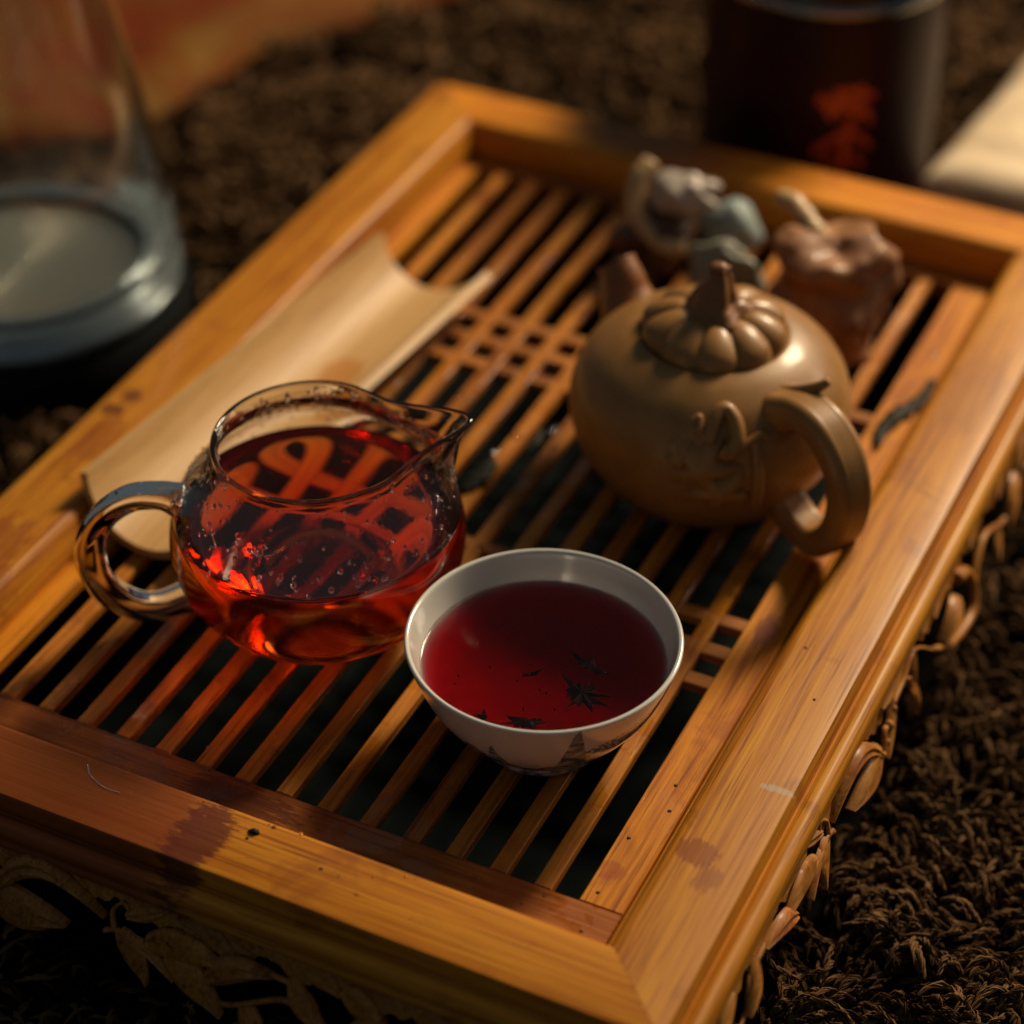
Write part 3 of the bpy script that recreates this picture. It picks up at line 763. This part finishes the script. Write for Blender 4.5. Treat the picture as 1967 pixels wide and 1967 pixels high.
# stem knob
h = R(25.694); rt = np.array([math.cos(h), math.sin(h), 0]); fw = np.array([-math.sin(h), math.cos(h), 0])
P = [PC + np.array([0, 0, 5.75]), PC + rt * -.02 + [0, 0, 6.1], PC + rt * .03 + [0, 0, 6.45], PC + rt * .08 + fw * .08 + [0, 0, 6.8], PC + rt * .03 + fw * .1 + [0, 0, 7.1]]
P = catmull(P, 6); n = len(P)
sec = [( (1 + .16 * math.cos(5 * a)) * math.cos(a), (1 + .16 * math.cos(5 * a)) * math.sin(a)) for a in [2 * math.pi * i / 40 for i in range(40)]]
scl = [np.interp(i / (n - 1), [0, .12, .35, .7, .88, 1], [1.0, .80, .56, .34, .26, .30]) for i in range(n)]
v, f = sweep(P, sec, side=tuple(rt), scale=scl)
kn = mesh('stem_knob', v, f, M['clay_dark'], lid)
v, f = sphere(tuple(P[-1] + np.array([0, 0, .02])), .24, 16, 8, (1.15, 1, .55), .25, 3, 1.5); mesh('knob_tip', v, f, M['clay_dark'], lid)
# handle ring
hp = [(3.2, 4.2), (4.0, 4.6), (4.95, 4.5), (5.75, 3.8), (6.08, 2.75), (5.85, 1.6), (5.2, .85), (4.45, .78), (3.8, 1.05), (3.2, 1.5)]
P = catmull([(PC[0] + r * math.cos(PA), PC[1] + r * math.sin(PA), z) for r, z in hp], 9); n = len(P)
sec = []
w_, t_ = .66, .50
for i in range(44):
    a = 2 * math.pi * i / 44; ca, sa = math.cos(a), math.sin(a)
    x = w_ * math.copysign(abs(ca) ** .6, ca); y = t_ * math.copysign(abs(sa) ** .75, sa)
    if sa * 1 > 0 or True:
        for gx in (-.24, .24):
            y *= 1 - .16 * math.exp(-((x - gx) / .05) ** 2)
    sec.append((x, y))
v, f = sweep(P, sec, side=(-math.sin(PA), math.cos(PA), 0), scale=[1.0 - .12 * (i / (n - 1)) + .25 * math.exp(-(i / 5) ** 2) for i in range(n)])
hd = mesh('handle', v, f, M['clay'], pot)
# little thumb sprig where the handle leaves the body
P = catmull([(PC[0] + r * math.cos(PA + d), PC[1] + r * math.sin(PA + d), z) for r, z, d in [(3.0, 4.55, .05), (3.5, 4.85, .08), (3.95, 5.15, .14), (4.15, 5.35, .18)]], 6)
v, f = sweep(P, circ(1, 12), scale=[.26 - .008 * i for i in range(len(P))]); mesh('handle_sprig', v, f, M['clay'], pot)
# spout
sp = [(3.0, 2.6), (3.7, 3.5), (4.1, 4.15), (4.35, 4.7), (4.62, 5.0)]
P = catmull([(PC[0] + r * math.cos(PS), PC[1] + r * math.sin(PS), z) for r, z in sp], 7); n = len(P)
V, F = [], []
nn = 24
v1, f1 = sweep(P, circ(1, nn), scale=[np.interp(i / (n - 1), [0, .4, .75, 1], [1.15, .85, .62, .60]) * (1 + .03 * math.sin(i * .7)) for i in range(n)], cap=False)
v2, f2 = sweep(P[n // 2:], circ(1, nn), scale=[.42] * (n - n // 2), cap=False)
b = len(v1); V = v1 + v2; F = f1 + [tuple(reversed([q + b for q in g])) for g in f2]
e1 = (n - 1) * nn; e2 = b + (n - n // 2 - 1) * nn
for j in range(nn): F.append((e1 + j, e1 + (j + 1) % nn, e2 + (j + 1) % nn, e2 + j))
spt = mesh('spout', V, F, M['clay_dark'], pot)
# relief vine on the wall facing the camera
def on_body(a_deg, z, lift=0.0):
    # angle measured from the direction facing the camera, positive to the picture's right
    a = h - math.pi / 2 + R(a_deg); r = float(np.interp(z, [p[1] for p in po[8:52]], [p[0] for p in po[8:52]])) + lift
    return (PC[0] + r * math.cos(a), PC[1] + r * math.sin(a), PC[2] + z)
def vine(pts, r0, r1, lift=.05):
    P = catmull([on_body(a, z, lift) for a, z in pts], 7); n = len(P)
    return sweep(P, circ(1, 10), up=(.1, .2, 1), scale=[r0 + (r1 - r0) * i / (n - 1) for i in range(n)])
v, f = vine([(-13, 4.35), (-10, 4.45), (-9, 4.2), (-7, 4.02), (-4.5, 4.15), (-3.5, 4.5)], .09, .14, .10); mesh('tendril', v, f, M['clay'], pot)
v, f = vine([(-5, 3.95), (-3, 4.4), (1.5, 4.62), (6, 4.42), (6.5, 4.0), (3, 3.7), (0, 3.8)], .20, .26, .13); mesh('tendril', v, f, M['clay'], pot)
v, f = vine([(3, 3.75), (8, 3.8), (13, 3.95), (17, 4.05), (20, 3.95)], .15, .11, .10); mesh('twig', v, f, M['clay'], pot)
v, f = vine([(14, 3.95), (14.5, 3.3), (15, 2.5), (15, 1.8)], .13, .21, .08); mesh('twig', v, f, M['clay'], pot)
def relief_leaf(ca, cz, wa, hz, seed, rot=0):
    nr, na = 5, 40; V = [on_body(ca, cz, .42)]; F = []
    for i in range(1, nr + 1):
        for j in range(na):
            t = 2 * math.pi * j / na; k = (1 + .32 * math.cos(5 * t + seed)) * (1 + .1 * math.cos(13 * t)) * i / nr
            lift = .40 * (1 - (i / nr) ** 2) - .07 * abs(math.cos(2.5 * t + seed / 2)) * (1 - i / nr) - (.06 if i == nr else 0)
            V.append(on_body(ca + wa * k * math.cos(t + rot), cz + hz * k * math.sin(t + rot), lift))
    for j in range(na): F.append((0, 1 + j, 1 + (j + 1) % na))
    for i in range(nr - 1):
        for j in range(na):
            a = 1 + i * na; F.append((a + j, a + na + j, a + na + (j + 1) % na, a + (j + 1) % na))
    return V, F
for c_ in ((-7, 3.25, 13, .8, 0.4), (0, 2.45, 12, .75, 2.0), (-16, 3.5, 6, .4, 1.0)):
    v, f = relief_leaf(*c_); mesh('leaf_relief', v, f, M['clay'], pot)

# ------------------------------------------------------------------ tea pets and stones
def lump(name, lab, cat, parts, org, group=None):
    t = thing(name, org, lab, cat, group)
    for nm, (v, f), mt in parts: mesh(nm, v, f, mt, t)
    return t
c = (-18.05, 60.9)
pr = [(0, .0), (1.45, .0), (1.7, .3), (1.8, 1.2), (1.72, 2.3), (1.7, 3.0), (1.66, 3.4), (1.5, 3.7), (1.2, 3.85), (.7, 3.85), (0, 3.85)]
pr = [tuple(p) for p in catmull(pr, 3)]
def fn(r, z, a):
    q = Vector((math.cos(a) * r * .7, math.sin(a) * r * .7, z * .7)); n1 = mnoise.noise(q) * .34 + mnoise.noise(q * 2.6) * .16
    return r * (1 + n1), z + (.5 * n1 + .18 * math.sin(2 * a + .6)) * (z > 1)
lump('tea_pet', 'rough terracotta tea pet like a tied sack standing behind the teapot', 'tea pet',
     [('sack', lathe(pr, (*c, .02), 64, fn), M['terra']),
      ('tie', sweep(catmull([(c[0] - .3, c[1] + .1, 3.5), (c[0] - .9, c[1] + .3, 3.95), (c[0] - 1.6, c[1] + .8, 4.25), (c[0] - 2.4, c[1] + 1.2, 4.3)], 6), circ(.36, 10, .28), scale=[1.1, 1, .95, .9, 1, 1.1, 1.0, .85, .9, 1, .95, .85, .9, 1.05, 1.1, 1, .9, .75, .6]), M['cream'])],
     (c[0], c[1], 0.02))
c = (-25.0, 63.0)
lump('driftwood_ornament', 'brown curled ornament with a cream edge holding a pale stone at far rail', 'ornament',
     [('stump', sphere((c[0], c[1], 1.05), 1.25, 28, 16, (.95, .9, .85), .5, 2, 1.4), M['pet_brown']),
      ('cream_edge', sweep(catmull([(c[0] - .55, c[1] + .8, 3.3), (c[0] - .75, c[1] + .2, 2.9), (c[0] - .6, c[1] - .3, 2.2), (c[0] - .1, c[1] - .6, 1.6), (c[0] + .8, c[1] - .8, 1.25), (c[0] + 1.4, c[1] - .7, 1.35)], 6), circ(.34, 10, .25)), M['cream']),
      ('pale_stone', sphere((c[0] + .75, c[1] + .7, 2.45), 1.05, 24, 14, (1.1, .8, .7), .55, 5, 1.6), M['quartz'])],
     (c[0], c[1], 0.02))
o = mesh('pebble', *sphere((-22.95, 64.7, 1.0), 1.0, 28, 16, (1.0, .85, .95), .30, 1, 1.2), M['stone'], None, org=(-22.95, 64.7, .05)); props(o, 'smooth blue grey pebble near the far rail of the tray', 'pebble')
o = mesh('pebble', *sphere((-21.8, 61.2, 1.25), 1.05, 24, 14, (1.2, .7, 1.15), .6, 6, 1.5), M['stone2'], None, org=(-21.9, 60.2, .05)); props(o, 'small mottled grey green stone right behind the teapot lid', 'stone')

# ------------------------------------------------------------------ wet tea leaves on the slats
def wet_leaf(lab, pts, w, z):
    P = catmull([(x, y, z + dz) for x, y, dz in pts], 6); n = len(P)
    sc_ = [(w * (.35 + .9 * math.sin(math.pi * min(1, i / (n - 1) * .95 + .05)) * (1 + .35 * math.sin(i * 2.1))), .8) for i in range(n)]
    v, f = sweep(P, circ(1, 8, .09), scale=sc_); v = [(x + random.uniform(-.03, .03), y + random.uniform(-.03, .03), q + random.uniform(-.02, .03)) for x, y, q in v]
    o = mesh('wet_leaf', v, f, M['leaf'], None, org=(pts[0][0], pts[0][1], z)); props(o, lab, 'tea leaf', 'wet tea leaves on the tray')
wet_leaf('twisted wet black leaf lying on the right border beyond the teapot handle', [(-14.25, 60.1, .15), (-14.35, 59.0, .05), (-14.75, 57.9, .12), (-14.9, 57.0, .05), (-14.75, 56.2, .05)], .22, .05)
wet_leaf('clump of wet dark leaf on the slats between jug and teapot', [(-25.0, 50.6, .0), (-24.9, 49.7, .1), (-25.1, 48.8, .02)], .26, .04)
wet_leaf('short wet leaf stuck beside the slot left of the teapot', [(-24.3, 52.6, .0), (-24.2, 51.9, .05), (-24.3, 51.3, .02)], .14, .04)

# water drops on slats, borders and rails
dr = []
def add_drop(x, y, z, s, sq=.42): dr.append(sphere((x, y, z), s, 10, 6, (random.uniform(.8, 1.3), random.uniform(.8, 1.3), sq)))
for k in range(110):
    kk = random.randrange(14); x = SX[kk] + PITCH / 2 + random.uniform(-.18, .18); y = random.uniform(36, 65); add_drop(x, y, 0, random.uniform(.025, .10))
for k in range(34): add_drop(random.uniform(-33, -16), random.uniform(34.5, 35.5), 0, random.uniform(.02, .07))
for k in range(30): add_drop(random.uniform(-35, -18), random.uniform(32, 33.7), 1.21, random.uniform(.015, .05))
for (x, y, s) in [(-24.9, 52.1, .15), (-24.0, 52.9, .16), (-25.1, 51.1, .12), (-23.6, 52.0, .1), (-25.9, 59.2, .2), (-17.1, 63.6, .2), (-14.7, 61.7, .14)]: add_drop(x, y, 0, s)
for (x, y, z, s_) in [(-28.5, 34.45, 0, .10), (-28.0, 34.55, 0, .07), (-27.2, 34.3, 0, .09), (-26.9, 33.55, 1.21, .06), (-22.6, 33.6, 1.2, .07), (-21.9, 33.7, 1.19, .06)]: add_drop(x, y, z, s_)
P = catmull([(-27.9, 33.45, 1.2), (-27.6, 33.15, 1.2), (-27.1, 32.95, 1.2), (-26.6, 32.95, 1.2)], 5); dr.append(sweep(P, circ(.035, 8), up=(0, 0, 1)))
v, f = merge(dr); o = mesh('water_drops', v, f, M['water'], None, org=(-24, 50, 0)); props(o, 'scattered small water drops on the slats and near rail', 'water drops', kind='stuff')

# ------------------------------------------------------------------ tea tin at the back
TC = np.array([-24.0, 76.5, -4.4])
can = thing('tea_tin', TC, 'tall dark round tea tin with a red emblem behind the far rail', 'tin')
v, f = lathe([(0, 0), (4.2, 0), (4.4, .15), (4.4, 9.6), (4.3, 9.7), (0, 9.7)], tuple(TC), 96); mesh('body', v, f, M['tin'], can, angle=40)
v, f = lathe([(4.3, 9.62), (4.48, 9.7), (4.52, 9.9), (4.46, 10.1), (4.3, 10.15)], tuple(TC), 96); mesh('ring', v, f, M['steel'], can)
v, f = lathe([(4.3, 10.1), (4.45, 10.2), (4.45, 13.0), (4.2, 13.3), (0, 13.35)], tuple(TC), 96); mesh('lid', v, f, M['label_black'], can, angle=40)
# emblem of brush strokes wrapped on the tin
def on_tin(u, w, lift=.015):
    a = -math.pi / 2 + R(32) + u * .85 / 4.4; return (TC[0] + (4.4 + lift) * math.cos(a), TC[1] + (4.4 + lift) * math.sin(a), TC[2] + w)
def stroke(pts, w0, w1):
    pts = [np.array(p) for p in catmull([(a, b) for a, b in pts], 6)]; V = []; F = []; n = len(pts)
    for i, p in enumerate(pts):
        t = pts[min(i + 1, n - 1)] - pts[max(i - 1, 0)]; t = t / (np.linalg.norm(t) + 1e-9); nn_ = np.array([-t[1], t[0]])
        w = (w0 + (w1 - w0) * i / (n - 1)) * (1 + .2 * math.sin(i * 1.7))
        for s in (-1, 1):
            q = p + nn_ * w * s; V.append(on_tin(q[0], q[1]))
    for i in range(n - 1): F.append((2 * i, 2 * i + 1, 2 * i + 3, 2 * i + 2))
    return V, F
E0 = 5.6
sts = [stroke([(-1.3, E0 + 1.0), (-.6, E0 + .8), (0, E0 + 1.25), (1.2, E0 + 1.0)], .22, .15), stroke([(-.9, E0 + .4), (-.2, E0 + .75), (.7, E0 + .5), (1.1, E0 - .1)], .30, .12),
       stroke([(-.5, E0 + 1.4), (-.3, E0 + .3)], .16, .14), stroke([(.5, E0 + 1.5), (.45, E0 + .5), (.1, E0 - .1)], .13, .16),
       stroke([(-1.3, E0 - 1.2), (-.4, E0 - .6), (.2, E0 - .3), (1.2, E0 - 1.1)], .14, .12), stroke([(0, E0 - .2), (.05, E0 - 1.2), (0, E0 - 2.1)], .2, .14),
       stroke([(-.9, E0 - 1.7), (-.3, E0 - 1.3)], .12, .1), stroke([(.4, E0 - 1.3), (.9, E0 - 1.8)], .1, .12)]
v, f = merge(sts); mesh('emblem', v, f, M['red_ink'], can)

# ------------------------------------------------------------------ kettle at the left
KC = np.array([-46.1, 55.9, -4.4])
KS = .93
ket = thing('glass_kettle', KC, 'large clear glass kettle with steel floor on a black base at left', 'kettle')
v, f = lathe([(0, 0), (5.6, 0), (5.9, .3), (5.85, 1.3), (5.6, 1.7), (0, 1.7)], tuple(KC), 96); mesh('power_base', v, f, M['black'], ket, angle=40)
kfn = lambda r, z, a: (r * KS, z)
v, f = lathe([(4.75, 3.0), (4.9, 2.4), (5.3, 1.75), (5.7, 1.72), (5.85, 2.1), (5.7, 2.6), (5.3, 2.75), (5.0, 3.05)], tuple(KC), 96, closed=True, fn=kfn); mesh('collar', v, f, M['blue_steel'], ket)
v, f = lathe([(0, 2.35), (4.5, 2.35), (4.72, 2.5), (4.74, 2.2), (0, 2.1)], tuple(KC), 96, kfn); mesh('heating_plate', v, f, M['plate'], ket)
kg = [(4.95, 2.1), (5.95, 2.12), (6.08, 2.8), (5.95, 3.8), (5.75, 5.6), (5.3, 8.5), (4.7, 12.0), (4.3, 15.0), (4.1, 15.0), (4.48, 12.0), (5.08, 8.5), (5.52, 5.6), (5.6, 4.0), (5.35, 3.2), (4.95, 2.9)]
kg = [tuple(p) for p in catmull(kg, 3)]
v, f = lathe(kg, tuple(KC), 96, kfn, True); mesh('glass_body', v, f, M['kettle_glass'], ket)
ka = R(200 + 20)
P = catmull([(KC[0] + r * math.cos(ka), KC[1] + r * math.sin(ka), KC[2] + z) for r, z in [(5.4, 3.0), (7.2, 3.4), (8.4, 5.5), (8.0, 9.5), (6.2, 12.5), (4.2, 13.0)]], 6)
v, f = sweep(P, circ(.75, 14, .5), side=(-math.sin(ka), math.cos(ka), 0)); mesh('handle', v, f, M['black'], ket)

# ------------------------------------------------------------------ cloths
edge = catmull([(-80, 56), (-64, 60.5), (-57, 63.0), (-52, 66.3), (-49.6, 70.2), (-48.6, 77.0), (-45.2, 83.6), (-41.0, 89.5), (-36, 100), (-34, 118)], 8)
V, F = [], []; nt = 26; ne = len(edge)
for i, p in enumerate(edge):
    for j in range(nt + 1):
        t = j / nt; q = np.array(p) * (1 - t) + np.array((-95, 118 if i > 40 else 100)) * t
        z = -3.45 + .5 * mnoise.noise(Vector((q[0] * .12, q[1] * .12, 1))) + .3 * mnoise.noise(Vector((q[0] * .3 + q[1] * .2, 0, 5))) - (.5 if j == 0 else 0)
        V.append((q[0], q[1], z))
for i in range(ne - 1):
    for j in range(nt): a = i * (nt + 1) + j; F.append((a, a + nt + 1, a + nt + 2, a + 1))
o = mesh('patterned_cloth', V, F, M['cloth'], None, org=(-60, 85, -4)); props(o, 'orange and red patterned cloth spread over the rug at far left', 'cloth')
sm = o.modifiers.new('thick', 'SOLIDIFY'); sm.thickness = .003; sm.offset = -1

V, F = [], []; nx, ny = 40, 40
A = np.array((-19.9, 76.4)); Bv = np.array((1.15, 13.5)); Cv = np.array((15.5, .9))
top, bot = [], []
for i in range(nx + 1):
    for j in range(ny + 1):
        u, w = i / nx, j / ny; q = A + Cv * u + Bv * w + np.array((0, 0)) * 1.0
        ed = min(u, 1 - u, w, 1 - w) * 12; z = -3.1 + 1.0 * min(1, ed) ** .5 + .28 * mnoise.noise(Vector((q[0] * .35, q[1] * .35, 2)))
        V.append((q[0], q[1], z))
nb = len(V)
for i in range(nx + 1):
    for j in range(ny + 1): x, y, z = V[i * (ny + 1) + j]; V.append((x, y, -4.1))
for i in range(nx):
    for j in range(ny):
        a = i * (ny + 1) + j; F.append((a, a + ny + 1, a + ny + 2, a + 1)); F.append((nb + a, nb + a + 1, nb + a + ny + 2, nb + a + ny + 1))
per = [i * (ny + 1) for i in range(nx + 1)] + [nx * (ny + 1) + j for j in range(1, ny + 1)] + [i * (ny + 1) + ny for i in range(nx - 1, -1, -1)] + [j for j in range(ny - 1, 0, -1)]
for k in range(len(per)): a, b = per[k], per[(k + 1) % len(per)]; F.append((b, a, nb + a, nb + b))
o = mesh('folded_cloth', V, F, M['beige'], None, org=(-13, 82, -4.1)); props(o, 'folded beige cloth on the rug beside the dark tea tin', 'cloth')

for o in list(bpy.data.objects):
    if "_o" in o: del o["_o"]
